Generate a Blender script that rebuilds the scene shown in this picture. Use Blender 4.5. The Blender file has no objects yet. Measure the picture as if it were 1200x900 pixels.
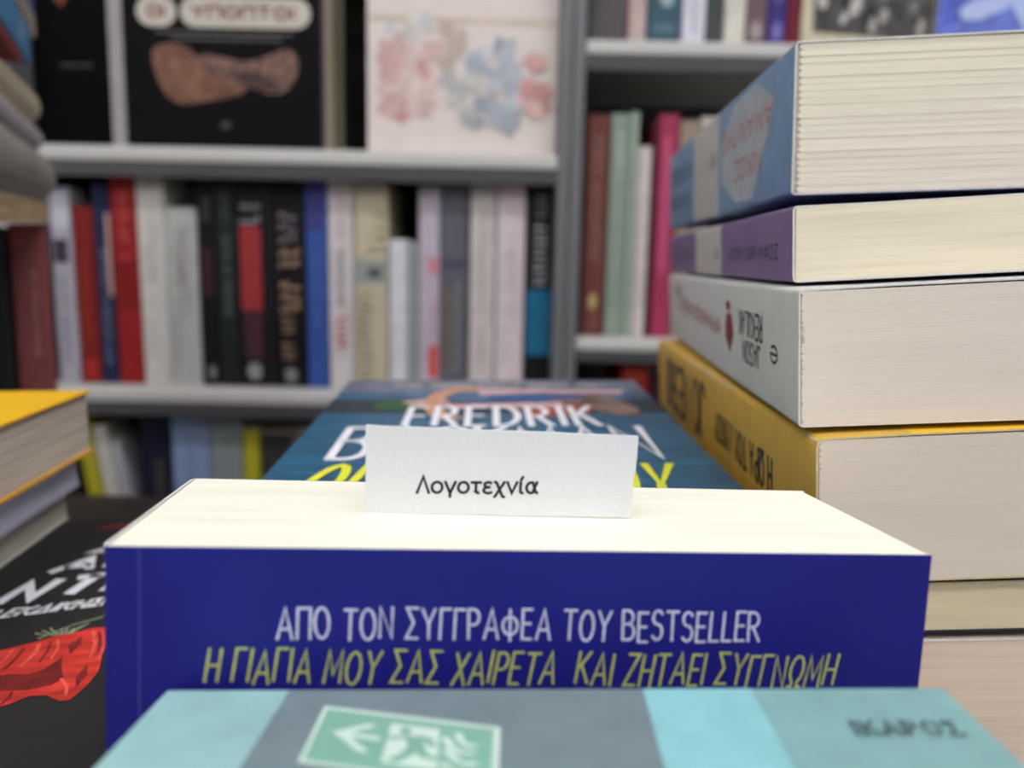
import bpy, bmesh, math, random
from mathutils import Matrix, Vector
S = bpy.context.scene
COL = S.collection
R = math.radians

# ------------------------------------------------------------------ camera
CZ = 1.0                                   # lens height above the shop floor
cam = bpy.data.cameras.new('camera')
co = bpy.data.objects.new('camera', cam)
COL.objects.link(co)
cam.sensor_fit = 'HORIZONTAL'; cam.sensor_width = 36.0; cam.lens = 27.0
cam.clip_start = 0.005
P, Q = R(9.0), R(1.2)                      # looking down 9 degrees, rolled 1.2 degrees
fwd = Vector((0, math.cos(P), -math.sin(P))); up0 = Vector((0, math.sin(P), math.cos(P)))
rt = Vector((math.cos(Q), 0, 0)) + up0 * math.sin(Q)
up = up0 * math.cos(Q) - Vector((1, 0, 0)) * math.sin(Q)
co.matrix_world = Matrix(((rt.x, up.x, -fwd.x, 0), (rt.y, up.y, -fwd.y, 0), (rt.z, up.z, -fwd.z, CZ), (0, 0, 0, 1)))
cam.dof.use_dof = True
cam.dof.focus_distance = 0.164
cam.dof.aperture_fstop = 9.6
S.camera = co

# ------------------------------------------------------------------ light + exposure
w = bpy.data.worlds.new('world'); S.world = w; w.use_nodes = True
w.node_tree.nodes['Background'].inputs[0].default_value = (1, 1, 1, 1)
w.node_tree.nodes['Background'].inputs[1].default_value = 0.3
S.view_settings.view_transform = 'Standard'
S.view_settings.look = 'None'
S.view_settings.gamma = 1.0
S.view_settings.use_curve_mapping = False
S.view_settings.exposure = 0.0
LAMP = 11.5                                # radiance of the ceiling panels
S.cycles.max_bounces = 8
S.cycles.diffuse_bounces = 5
S.cycles.sample_clamp_indirect = 6.0
S.cycles.caustics_reflective = False
S.cycles.caustics_refractive = False
LIGHTS = [(-0.8, -0.05), (0.8, -0.05), (-0.8, -1.0), (0.8, -1.0), (-0.8, -2.0), (0.8, -2.0)]


# ------------------------------------------------------------------ helpers: colour and materials
def lin(c):
    f = lambda v: v / 12.92 if v <= 0.04045 else ((v + 0.055) / 1.055) ** 2.4
    return (f(c[0] / 255), f(c[1] / 255), f(c[2] / 255), 1.0)


MATS = {}


def mat(rgb, rough=0.55, spec=0.35, noise=0.06, nscale=300.0, bump=0.0, bscale=900.0, metal=0.0, stretch=None):
    key = (tuple(rgb), rough, spec, noise, nscale, bump, bscale, metal, stretch)
    if key in MATS: return MATS[key]
    m = bpy.data.materials.new('surface_%03d' % len(MATS)); m.use_nodes = True
    nt = m.node_tree; b = nt.nodes['Principled BSDF']
    b.inputs['Roughness'].default_value = rough
    b.inputs['Specular IOR Level'].default_value = spec
    b.inputs['Metallic'].default_value = metal
    tc = nt.nodes.new('ShaderNodeTexCoord'); mp = nt.nodes.new('ShaderNodeMapping')
    nt.links.new(tc.outputs['Object'], mp.inputs[0])
    if stretch: mp.inputs['Scale'].default_value = stretch
    n = nt.nodes.new('ShaderNodeTexNoise'); n.inputs['Scale'].default_value = nscale; n.inputs['Detail'].default_value = 3
    nt.links.new(mp.outputs[0], n.inputs['Vector'])
    cr = nt.nodes.new('ShaderNodeValToRGB')
    c = lin(rgb)
    lo = tuple(v * (1 - noise * 2) for v in c[:3]) + (1,); hi = tuple(min(1, v * (1 + noise)) for v in c[:3]) + (1,)
    cr.color_ramp.elements[0].position = 0.3; cr.color_ramp.elements[0].color = lo
    cr.color_ramp.elements[1].position = 0.7; cr.color_ramp.elements[1].color = hi
    nt.links.new(n.outputs['Fac'], cr.inputs[0]); nt.links.new(cr.outputs[0], b.inputs['Base Color'])
    if bump:
        n2 = nt.nodes.new('ShaderNodeTexNoise'); n2.inputs['Scale'].default_value = bscale; n2.inputs['Detail'].default_value = 2
        nt.links.new(mp.outputs[0], n2.inputs['Vector'])
        bp = nt.nodes.new('ShaderNodeBump'); bp.inputs['Strength'].default_value = bump; bp.inputs['Distance'].default_value = 0.0004
        nt.links.new(n2.outputs['Fac'], bp.inputs['Height']); nt.links.new(bp.outputs[0], b.inputs['Normal'])
    MATS[key] = m
    return m


def paper(rgb, lines=0.10, coarse=900.0, fine=5200.0, bump=0.35, grain=0.0):
    """Cut page edges: thin layers stacked along the book's own thickness (object Z)."""
    key = ('paper', tuple(rgb), lines, coarse, fine, bump, grain)
    if key in MATS: return MATS[key]
    m = bpy.data.materials.new('cut_pages_%03d' % len(MATS)); m.use_nodes = True
    nt = m.node_tree; b = nt.nodes['Principled BSDF']
    b.inputs['Roughness'].default_value = 0.85; b.inputs['Specular IOR Level'].default_value = 0.15
    tc = nt.nodes.new('ShaderNodeTexCoord')
    outs = []
    for sx, sc in ((14.0, coarse), (25.0, fine)):
        mp = nt.nodes.new('ShaderNodeMapping'); mp.inputs['Scale'].default_value = (sx, sx, sc)
        nt.links.new(tc.outputs['Object'], mp.inputs[0])
        n = nt.nodes.new('ShaderNodeTexNoise'); n.inputs['Scale'].default_value = 1.0; n.inputs['Detail'].default_value = 2.0
        nt.links.new(mp.outputs[0], n.inputs['Vector']); outs.append(n)
    mx = nt.nodes.new('ShaderNodeMath'); mx.operation = 'MULTIPLY_ADD'
    nt.links.new(outs[0].outputs['Fac'], mx.inputs[0]); mx.inputs[1].default_value = 0.6
    m2 = nt.nodes.new('ShaderNodeMath'); m2.operation = 'MULTIPLY'; m2.inputs[1].default_value = 0.4
    nt.links.new(outs[1].outputs['Fac'], m2.inputs[0]); nt.links.new(m2.outputs[0], mx.inputs[2])
    last = mx
    if grain:
        g = nt.nodes.new('ShaderNodeTexNoise'); g.inputs['Scale'].default_value = 1.0; g.inputs['Detail'].default_value = 3.0
        mp = nt.nodes.new('ShaderNodeMapping'); mp.inputs['Scale'].default_value = (350, 350, 1600)
        nt.links.new(tc.outputs['Object'], mp.inputs[0]); nt.links.new(mp.outputs[0], g.inputs['Vector'])
        ga = nt.nodes.new('ShaderNodeMath'); ga.operation = 'MULTIPLY_ADD'; ga.inputs[1].default_value = grain
        nt.links.new(g.outputs['Fac'], ga.inputs[0]); nt.links.new(mx.outputs[0], ga.inputs[2]); last = ga
    cr = nt.nodes.new('ShaderNodeValToRGB'); c = lin(rgb)
    cr.color_ramp.elements[0].position = 0.35; cr.color_ramp.elements[0].color = tuple(v * (1 - 2 * lines) for v in c[:3]) + (1,)
    cr.color_ramp.elements[1].position = 0.60 + grain * 0.5; cr.color_ramp.elements[1].color = tuple(min(1, v * (1 + lines * .5)) for v in c[:3]) + (1,)
    nt.links.new(last.outputs[0], cr.inputs[0]); nt.links.new(cr.outputs[0], b.inputs['Base Color'])
    bp = nt.nodes.new('ShaderNodeBump'); bp.inputs['Strength'].default_value = bump; bp.inputs['Distance'].default_value = 0.0003
    nt.links.new(last.outputs[0], bp.inputs['Height']); nt.links.new(bp.outputs[0], b.inputs['Normal'])
    MATS[key] = m
    return m


def emit(rgb, s):
    m = bpy.data.materials.new('lamp_diffuser'); m.use_nodes = True
    nt = m.node_tree; nt.nodes.clear()
    o = nt.nodes.new('ShaderNodeOutputMaterial'); e = nt.nodes.new('ShaderNodeEmission')
    e.inputs[0].default_value = lin(rgb); e.inputs[1].default_value = s
    nt.links.new(e.outputs[0], o.inputs[0])
    return m


# ------------------------------------------------------------------ helpers: meshes
class MB:
    def __init__(s): s.v = []; s.f = []; s.m = []; s.mats = []
    def mi(s, m):
        if m not in s.mats: s.mats.append(m)
        return s.mats.index(m)
    def face(s, pts, m):
        i = len(s.v); s.v += [tuple(p) for p in pts]; s.f.append(tuple(range(i, i + len(pts)))); s.m.append(s.mi(m))
    def grid(s, rows, m, skip=None):
        """rows: list of equal-length point lists; m: material or function(row, col)."""
        i = len(s.v); n = len(rows[0])
        for r in rows: s.v += [tuple(p) for p in r]
        for a in range(len(rows) - 1):
            for b in range(n - 1):
                s.f.append((i + a * n + b, i + a * n + b + 1, i + (a + 1) * n + b + 1, i + (a + 1) * n + b))
                s.m.append(s.mi(m(a, b) if callable(m) else m))
    def prism(s, outline, axis, a0, a1, m, mcap=None):
        """outline: 2-D polygon; extruded along axis (0 x, 1 y, 2 z) between a0 and a1."""
        def pt(p, a):
            return {0: (a, p[0], p[1]), 1: (p[0], a, p[1]), 2: (p[0], p[1], a)}[axis]
        n = len(outline); mc = mcap or m
        s.face([pt(p, a0) for p in outline], mc); s.face([pt(p, a1) for p in reversed(outline)], mc)
        for k in range(n):
            p, q = outline[k], outline[(k + 1) % n]
            s.face([pt(p, a0), pt(p, a1), pt(q, a1), pt(q, a0)], m)
    def box(s, lo, hi, m):
        s.prism([(lo[0], lo[1]), (hi[0], lo[1]), (hi[0], hi[1]), (lo[0], hi[1])], 2, lo[2], hi[2], m)
    def build(s, name, parent=None, bevel=0.0, smooth=40, seg=2):
        me = bpy.data.meshes.new(name); me.from_pydata(s.v, [], s.f)
        for m in s.mats: me.materials.append(m)
        me.polygons.foreach_set('material_index', s.m)
        bm = bmesh.new(); bm.from_mesh(me)
        bmesh.ops.remove_doubles(bm, verts=bm.verts, dist=1e-6)
        bm.normal_update()
        bm.to_mesh(me); bm.free()
        me.shade_smooth() if hasattr(me, 'shade_smooth') else None
        me.set_sharp_from_angle(angle=R(smooth))
        o = bpy.data.objects.new(name, me); COL.objects.link(o)
        if parent: o.parent = parent
        if bevel:
            b = o.modifiers.new('bevel', 'BEVEL'); b.width = bevel; b.segments = seg; b.limit_method = 'ANGLE'; b.angle_limit = R(40)
        return o


def tag(o, label, cat, group=None, kind=None):
    if label: o['label'] = label
    if cat: o['category'] = cat
    if group: o['group'] = group
    if kind: o['kind'] = kind
    return o


def empty(name, M, label=None, cat=None, group=None):
    o = bpy.data.objects.new(name, None); COL.objects.link(o)
    o.empty_display_size = 0.02
    o.matrix_world = M
    return tag(o, label, cat, group)


def struct(name, mb, **k):
    o = mb.build(name, **k); o['kind'] = 'structure'; return o


def ypr(pos, y, p, r):
    """Turn about Z (y), then tilt about X (p), then about Y (r)."""
    M = Matrix.Rotation(R(y), 4, 'Z') @ Matrix.Rotation(R(p), 4, 'X') @ Matrix.Rotation(R(r), 4, 'Y')
    M.translation = Vector(pos)
    return M


def axes(pos, X, Y, Z):
    return Matrix(((X[0], Y[0], Z[0], pos[0]), (X[1], Y[1], Z[1], pos[1]), (X[2], Y[2], Z[2], pos[2]), (0, 0, 0, 1)))


# ------------------------------------------------------------------ hand-drawn capitals as thin strips
def arc(cx, cy, rx, ry, a0, a1, n=10):
    return [(cx + rx * math.cos(R(a0 + (a1 - a0) * i / n)), cy + ry * math.sin(R(a0 + (a1 - a0) * i / n))) for i in range(n + 1)]


G = {   # strokes in a cell of height 1
    'A': (.62, [[(0, 0), (.31, 1), (.62, 0)], [(.12, .33), (.50, .33)]]),
    'B': (.52, [[(0, 0), (0, 1)], [(0, 1)] + arc(.22, .77, .24, .23, 90, -90) + [(0, .54)], [(0, .54)] + arc(.24, .27, .28, .27, 90, -90) + [(0, 0)]]),
    'Γ': (.42, [[(0, 0), (0, 1), (.42, 1)]]),
    'D': (.56, [[(0, 0), (0, 1)] + arc(.12, .5, .44, .5, 90, -90) + [(0, 0)]]),
    'Δ': (.66, [[(0, 0), (.33, 1), (.66, 0), (0, 0)]]),
    'E': (.42, [[(.42, 1), (0, 1), (0, 0), (.42, 0)], [(0, .52), (.36, .52)]]),
    'F': (.42, [[(.42, 1), (0, 1), (0, 0)], [(0, .5), (.36, .5)]]),
    'Z': (.50, [[(.02, 1), (.50, 1), (0, 0), (.50, 0)]]),
    'H': (.50, [[(0, 0), (0, 1)], [(.50, 0), (.50, 1)], [(0, .5), (.50, .5)]]),
    'I': (.05, [[(.02, 0), (.02, 1)]]),
    'Ϊ': (.16, [[(.08, 0), (.08, .85)], [(0, 1), (.04, 1)], [(.13, 1), (.17, 1)]]),
    'J': (.40, [[(.40, 1), (.40, .25)] + arc(.2, .2, .2, .2, 0, -170)]),
    'K': (.52, [[(0, 0), (0, 1)], [(.50, 1), (.02, .45)], [(.16, .58), (.54, 0)]]),
    'Λ': (.62, [[(0, 0), (.31, 1), (.62, 0)]]),
    'L': (.40, [[(0, 1), (0, 0), (.40, 0)]]),
    'M': (.68, [[(0, 0), (.06, 1), (.34, .25), (.62, 1), (.68, 0)]]),
    'N': (.52, [[(0, 0), (0, 1), (.52, 0), (.52, 1)]]),
    'O': (.60, [arc(.30, .5, .30, .5, 90, 450, 20)]),
    'Ø': (.60, [arc(.30, .5, .30, .5, 90, 450, 20), [(.05, 0), (.55, 1)]]),
    'Π': (.54, [[(0, 0), (0, 1), (.54, 1), (.54, 0)]]),
    'P': (.48, [[(0, 0), (0, 1)], [(0, 1)] + arc(.21, .74, .26, .26, 90, -90) + [(0, .48)]]),
    'R': (.52, [[(0, 0), (0, 1)], [(0, 1)] + arc(.21, .75, .26, .25, 90, -90) + [(0, .5)], [(.20, .5), (.52, 0)]]),
    'S': (.46, [arc(.24, .76, .22, .24, 30, 270, 9) + arc(.22, .27, .24, .27, 90, -150, 9)]),
    'Σ': (.50, [[(.50, 1), (.02, 1), (.32, .52), (0, 0), (.50, 0)]]),
    'T': (.54, [[(0, 1), (.54, 1)], [(.27, 1), (.27, 0)]]),
    'Y': (.56, [[(0, 1), (.28, .5), (.56, 1)], [(.28, .5), (.28, 0)]]),
    'U': (.52, [[(0, 1), (0, .3)] + arc(.26, .28, .26, .28, 180, 360) + [(.52, 1)]]),
    'Φ': (.66, [arc(.33, .5, .33, .3, 90, 450, 18), [(.33, -.02), (.33, 1.04)]]),
    'X': (.54, [[(0, 0), (.54, 1)], [(0, 1), (.54, 0)]]),
    'C': (.52, [arc(.30, .5, .30, .5, 45, 315, 14)]),
    'Ω': (.62, [[(0, 0), (.18, 0)] + arc(.31, .56, .30, .44, 245, -65, 16) + [(.44, 0), (.62, 0)]]),
    # small Greek letters, x-height .70
    'ο': (.58, [arc(.29, .35, .27, .33, 90, 450, 18)]),
    'γ': (.54, [[(0, .70), (.27, 0), (.27, -.24)], [(.54, .70), (.27, 0)]]),
    'τ': (.50, [[(0, .66), (.50, .66)], [(.24, .66), (.24, .14)] + arc(.36, .14, .12, .12, 180, 290, 5)]),
    'ε': (.46, [arc(.26, .52, .20, .16, 40, 255, 8)[:-1] + [(.24, .37), (.34, .37)], [(.24, .37)] + arc(.26, .18, .24, .18, 100, 320, 9)]),
    'χ': (.54, [[(0, .70), (.10, .66), (.44, -.2), (.54, -.24)], [(.52, .70), (.02, -.24)]]),
    'ν': (.52, [[(0, .70), (.26, .02), (.52, .70)]]),
    'ί': (.24, [[(.06, .70), (.06, .14)] + arc(.17, .13, .11, .11, 180, 285, 5), [(.07, .82), (.16, 1.02)]]),
    'α': (.60, [arc(.26, .35, .25, .33, 70, 290, 12), [(.345, .66), (.50, .10), (.60, .02)], [(.345, .04), (.56, .70)]]),
    'e': (.56, [[(.05, .36), (.53, .36)] + arc(.29, .36, .25, .34, 0, 315, 14)]),
}
for a, b in zip('ΑΒΕΖΗΙΚΜΝΟΡΤΥΧ', 'ABEZHIKMNOPTYX'): G[a] = G[b]


def strip(pts, wd):
    """A mitred ribbon of width wd along pts -> quads."""
    n = len(pts); closed = (Vector(pts[0]) - Vector(pts[-1])).length < 1e-6
    L, Rr = [], []
    for i in range(n):
        p = Vector(pts[i])
        a = Vector(pts[i - 1]) if i > 0 else (Vector(pts[-2]) if closed else None)
        b = Vector(pts[i + 1]) if i < n - 1 else (Vector(pts[1]) if closed else None)
        d1 = (p - a).normalized() if a is not None else (b - p).normalized()
        d2 = (b - p).normalized() if b is not None else d1
        t = d1 + d2
        t = t.normalized() if t.length > 1e-4 else d1
        nn = Vector((-t.y, t.x)); k = max(0.45, nn.dot(Vector((-d1.y, d1.x))))
        ext = Vector((0, 0))
        if not closed and i == 0: ext = -d1 * wd * .3
        if not closed and i == n - 1: ext = d1 * wd * .3
        L.append(tuple(p + ext + nn * wd / 2 / k)); Rr.append(tuple(p + ext - nn * wd / 2 / k))
    return [[L[i], Rr[i], Rr[i + 1], L[i + 1]] for i in range(n - 1)]


def write(text, x0, x1, y0, h, wd, slope=0.0, slant=0.0, track=.22, space=.36, jit=0.0, seed=1, serif=False):
    """Letters fitted between x0 and x1 on a baseline y0; returns quads in the plane."""
    rng = random.Random(seed)
    total = sum((space if c == ' ' else G[c][0] + track) for c in text) - track
    k = (x1 - x0) / total; x = 0; out = []
    for c in text:
        if c == ' ': x += space; continue
        dy = rng.uniform(-jit, jit); rotj = rng.uniform(-jit, jit) * .8
        st = [list(s) for s in G[c][1]]
        if serif:
            for s in list(st):
                for e in (s[0], s[-1]):
                    if e[1] in (0, 1): st.append([(e[0] - .09, e[1]), (e[0] + .09, e[1])])
        for s in st:
            pp = [((x + px + rotj * py) * k + slant * py * h, (py + dy) * h) for px, py in s]
            for q in strip(pp, wd * h):
                out.append([(x0 + a, y0 + b + slope * a) for a, b in q])
        x += G[c][0] + track
    return out


def bars(u0, u1, v0, v1, seed, vertical=True, n=None, fill=.62):
    """Blurred small print too soft to read: rows of short strokes."""
    rng = random.Random(seed); out = []
    n = n or max(3, int(abs(v1 - v0) / (abs(u1 - u0) * .5)))
    st = (v1 - v0) / n; w_ = u1 - u0
    for i in range(n):
        if rng.random() < .10: continue
        a = v0 + st * i; b = a + st * fill
        k = rng.randrange(3)
        rect = [(u0, a, u1, a + (b - a) * .45)]
        if k != 1: rect.append((u0 + w_ * rng.uniform(0, .3), a, u0 + w_ * rng.uniform(.4, .6), b))
        if k != 0: rect.append((u1 - w_ * rng.uniform(.2, .4), a, u1, b))
        out += [[(x, y), (X, y), (X, Y), (x, Y)] for x, y, X, Y in rect]
    return out


def soft(p, n=2):
    for _ in range(n):
        o = []
        for a, b in zip(p, p[1:] + p[:1]):
            o += [(a[0] * .75 + b[0] * .25, a[1] * .75 + b[1] * .25), (a[0] * .25 + b[0] * .75, a[1] * .25 + b[1] * .75)]
        p = o
    return p


def ellipse(cx, cy, rx, ry, n=16, rot=0, jag=0, seed=0):
    rng = random.Random(seed); o = []
    for i in range(n):
        a = 2 * math.pi * i / n; k = 1 + rng.uniform(-jag, jag)
        x, y = rx * k * math.cos(a), ry * k * math.sin(a)
        o.append((cx + x * math.cos(rot) - y * math.sin(rot), cy + x * math.sin(rot) + y * math.cos(rot)))
    return o


def pill(x0, y0, x1, y1):
    r = (y1 - y0) / 2
    return arc(x1 - r, y0 + r, r, r, -90, 90) + arc(x0 + r, y0 + r, r, r, 90, 270)


glue = mat((196, 188, 176), .8, .15, .1, 900)
WHITE_CARD = mat((226, 224, 220), .7, .2)
EPS = 0.00007


# ------------------------------------------------------------------ the book builder
# own axes: X from spine (0) to fore edge (W), Y from tail (0) to head (L), Z thickness from back cover (0) to front cover (T)
def book(name, M, label, cat, W, L, T, cover, pages, group=None, c=.0004, r=.0012, bands=(), prints=(), overhang=0.0, bulge=0.0,
         back=None, front=None, spine=None, lift=0.0, jag=0.0, signatures=0, dents=0.0, seed=0, ny=6, edge=None, gap=.0002, part_pages='page_block'):
    root = empty(name, M, label, cat, group)
    rng = random.Random(seed)
    edge = edge or WHITE_CARD
    c_ = lambda reg: {'b': back or cover, 's': spine or cover, 'f': front or cover}[reg]
    # --- cover: a bent sheet
    o = overhang
    ctr = T / 2
    bul = lambda z: bulge * max(0.0, 1 - ((z - ctr) / (T / 2)) ** 2)
    prof = []
    nx = 8
    for i in range(nx): prof.append((W + o - (W + o - r) * i / nx, 0.0, 'b'))
    for a in range(5): prof.append((r - r * math.sin(R(22.5 * a)), r - r * math.cos(R(22.5 * a)), 's'))
    nz = 8 if bulge else 3
    for i in range(1, nz): z = r + (T - 2 * r) * i / nz; prof.append((-bul(z), z, 's'))
    for a in range(5): prof.append((r - r * math.cos(R(22.5 * a)), T - r + r * math.sin(R(22.5 * a)), 's'))
    for i in range(1, nx + 1):
        x = r + (W + o - r) * i / nx; prof.append((x, T + lift * (x / W) ** 2, 'f'))
    nor = []
    for i in range(len(prof)):
        a = Vector(prof[max(0, i - 1)][:2]); b = Vector(prof[min(len(prof) - 1, i + 1)][:2]); d = (b - a).normalized()
        nor.append(Vector((d.y, -d.x)))            # inward on this winding
    inner = [(p[0] - q.x * c * -1, p[1] - q.y * c * -1) for p, q in zip(prof, nor)]
    # make sure the inner line is inside
    if inner[len(inner) // 2][0] < prof[len(prof) // 2][0]:
        inner = [(p[0] - q.x * c, p[1] - q.y * c) for p, q in zip(prof, nor)]
    ys = sorted({-o, L + o} | {L * k / ny for k in range(1, ny)} | {b[0] for b in bands if b[0] > 0} | {b[1] for b in bands if b[1] < L})
    wob = {y: (rng.uniform(-dents, dents), rng.uniform(-dents, dents)) for y in ys}
    def PO(i, y):
        x, z = prof[i][:2]; wx, wz = wob[y]
        return (x + wx * (1 if x < .004 else 0), y, z + (wz if prof[i][2] == 'f' else 0))
    def PI(i, y):
        x, z = inner[i]; wx, wz = wob[y]
        return (x + wx * (1 if prof[i][0] < .004 else 0), y, z + (wz if prof[i][2] == 'f' else 0))
    mb = MB()
    def mo(a, b):
        ym = (ys[a] + ys[a + 1]) / 2; reg = prof[min(b, len(prof) - 1)][2]
        for y0, y1, m, regs in bands:
            if y0 <= ym <= y1 and reg in regs: return m
        return c_(reg)
    mb.grid([[PO(i, y) for i in range(len(prof))] for y in ys], mo)
    mb.grid([[PI(i, y) for i in range(len(prof))] for y in ys], edge)
    for y in (ys[0], ys[-1]): mb.grid([[PO(i, y) for i in range(len(prof))], [PI(i, y) for i in range(len(prof))]], edge)
    for i in (0, len(prof) - 1): mb.grid([[PO(i, y) for y in ys], [PI(i, y) for y in ys]], edge)
    def sway(v):
        for a, b in zip(ys, ys[1:]):
            if a <= v <= b: t = (v - a) / (b - a); return wob[a][0] * (1 - t) + wob[b][0] * t, wob[a][1] * (1 - t) + wob[b][1] * t
        return 0, 0
    for k, (side, polys, m) in enumerate(prints):
        e = EPS + .00003 * k                           # ink layers lie on one another
        for q in polys:
            if side == 'f': pts = [(u, v, T + e + lift * (u / W) ** 2 + (sway(v)[1] if dents else 0)) for u, v in q]
            elif side == 's': pts = [(-bul(u) - e + (sway(v)[0] if dents else 0), v, u) for u, v in q]     # u across the thickness, v along the book
            elif side == 'b': pts = [(u, v, -e) for u, v in q]
            mb.face(pts, m)
    mb.build('cover', root)
    # --- pages
    pb = MB()
    x0, x1, y0, y1, z0, z1 = c + gap, W - .0006, gap, L - gap, c + .00005, T - c - .00005
    if signatures:
        pb.box((x0, y0 + .0005, z0 + .0003), (x0 + .004, y1 - .0005, z1 - .0003), glue)
        n = signatures; h = (z1 - z0) / n
        for k in range(n):
            a, b = z0 + h * k, z0 + h * (k + 1); m_ = (a + b) / 2; j = rng.uniform(0, .0004); e = rng.uniform(0, .00012)
            xs = x0 + .0009 + j
            ol = [(x1, a), (x1, b), (xs + h * .4, b)] + [(xs + h * .4 - h * .62 * math.cos(t), m_ + h / 2 * math.sin(t)) for t in (R(60), R(30), 0, R(-30), R(-60))] + [(xs + h * .4, a)]
            ch = min(h * .07, .00012)
            inn = [(px, m_ + (pz - m_) * (1 - 2 * ch / h)) for px, pz in ol]
            pts = lambda l, y: [(px, y, pz) for px, pz in l]
            nn = len(ol)
            pb.face(pts(inn, y0 + e), pages); pb.face(pts(list(reversed(ol)), y1), pages)
            for t in range(nn):
                s_ = (t + 1) % nn
                pb.face([pts(inn, y0 + e)[t], pts(inn, y0 + e)[s_], pts(ol, y0 + e + ch)[s_], pts(ol, y0 + e + ch)[t]], pages)
                pb.face([pts(ol, y0 + e + ch)[t], pts(ol, y0 + e + ch)[s_], (ol[s_][0], y1, ol[s_][1]), (ol[t][0], y1, ol[t][1])], pages)
    else:
        if jag:
            n = 120; left = []
            for k in range(n + 1):
                z = z1 - (z1 - z0) * k / n; left.append((x0 + .0004 + jag * (rng.random() ** 2) * (1 if k % 2 else .25), z))
            ol = left + [(x1, z0), (x1, z1)]
            pb.prism([(x0, z1 - .0002), (x0, z0 + .0002), (x1 - .001, z0 + .0002), (x1 - .001, z1 - .0002)], 1, y0 + .0003, y1 - .0003, glue)
        else:
            ol = [(x0, z1), (x0, z0)] + [(x1 - bulge * .7 * (1 - ((t - .5) * 2) ** 2), z0 + (z1 - z0) * t) for t in [k / 6 for k in range(7)]]
        pb.prism(ol, 1, y0, y1, pages)
    pb.build(part_pages, root, smooth=30)
    return root


def standing(x0, y0, z0, lean=0.0, yaw=0.0):
    """Spine towards the aisle (-y): X into the shelf, Y up, Z to the right."""
    M = axes((0, 0, 0), (0, 1, 0), (0, 0, 1), (1, 0, 0))
    return Matrix.Translation((x0, y0, z0)) @ Matrix.Rotation(R(yaw), 4, 'Z') @ Matrix.Rotation(R(lean), 4, 'Y') @ M


def facing(x0, y0, z0, T, back=0.0, yaw=0.0):
    """Front cover towards the aisle, leaning back."""
    M = axes((0, T, 0), (1, 0, 0), (0, 0, 1), (0, -1, 0))
    return Matrix.Translation((x0, y0, z0)) @ Matrix.Rotation(R(yaw), 4, 'Z') @ Matrix.Rotation(R(-back), 4, 'X') @ M


# ================================================================== THE ROOM
m_floor = mat((120, 112, 104), .5, .4, .08, 6)
m_wall = mat((228, 228, 228), .85, .2, .02, 8)
m_ceil = mat((236, 235, 232), .9, .1, .02, 8)
RX, RY0, RY1, RZ = 2.4, -2.8, 1.16, 2.6
for nm, lo, hi, m in (('floor', (-RX, RY0, -.05), (RX, RY1, 0), m_floor), ('ceiling', (-RX, RY0, RZ), (RX, RY1, RZ + .05), m_ceil),
                      ('wall_left', (-RX - .05, RY0, 0), (-RX, RY1, RZ), m_wall), ('wall_right', (RX, RY0, 0), (RX + .05, RY1, RZ), m_wall),
                      ('wall_back', (-RX, RY1, 0), (RX, RY1 + .05, RZ), m_wall), ('wall_front', (-RX, RY0 - .05, 0), (RX, RY0, RZ), m_wall)):
    b = MB(); b.box(lo, hi, m); struct(nm, b)

m_frame = mat((225, 225, 225), .5)
m_dif = emit((252, 252, 255), LAMP)
for i, (lx, ly) in enumerate(LIGHTS):
    t = empty('ceiling_light', Matrix.Translation((lx, ly, RZ - .035)),
              'flat white ceiling light panel above the book displays', 'lamp', 'ceiling light panels')
    b = MB()
    for lo, hi in (((-.62, -.17, 0), (.62, -.15, .034)), ((-.62, .15, 0), (.62, .17, .034)), ((-.62, -.15, 0), (-.6, .15, .034)), ((.6, -.15, 0), (.62, .15, .034))):
        b.box(lo, hi, m_frame)
    b.build('frame', t)
    b = MB(); b.box((-.6, -.15, .006), (.6, .15, .03), m_dif); b.build('diffuser', t)

# ------------------------------------------------------------------ bookcases (metal shelving)
m_metal = mat((112, 112, 116), .45, .5, .05, 500, .08, 2500)
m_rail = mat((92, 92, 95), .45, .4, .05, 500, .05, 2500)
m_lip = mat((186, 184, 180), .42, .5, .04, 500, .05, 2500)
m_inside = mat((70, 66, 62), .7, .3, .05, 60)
YF, YB = .84, 1.12


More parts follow.
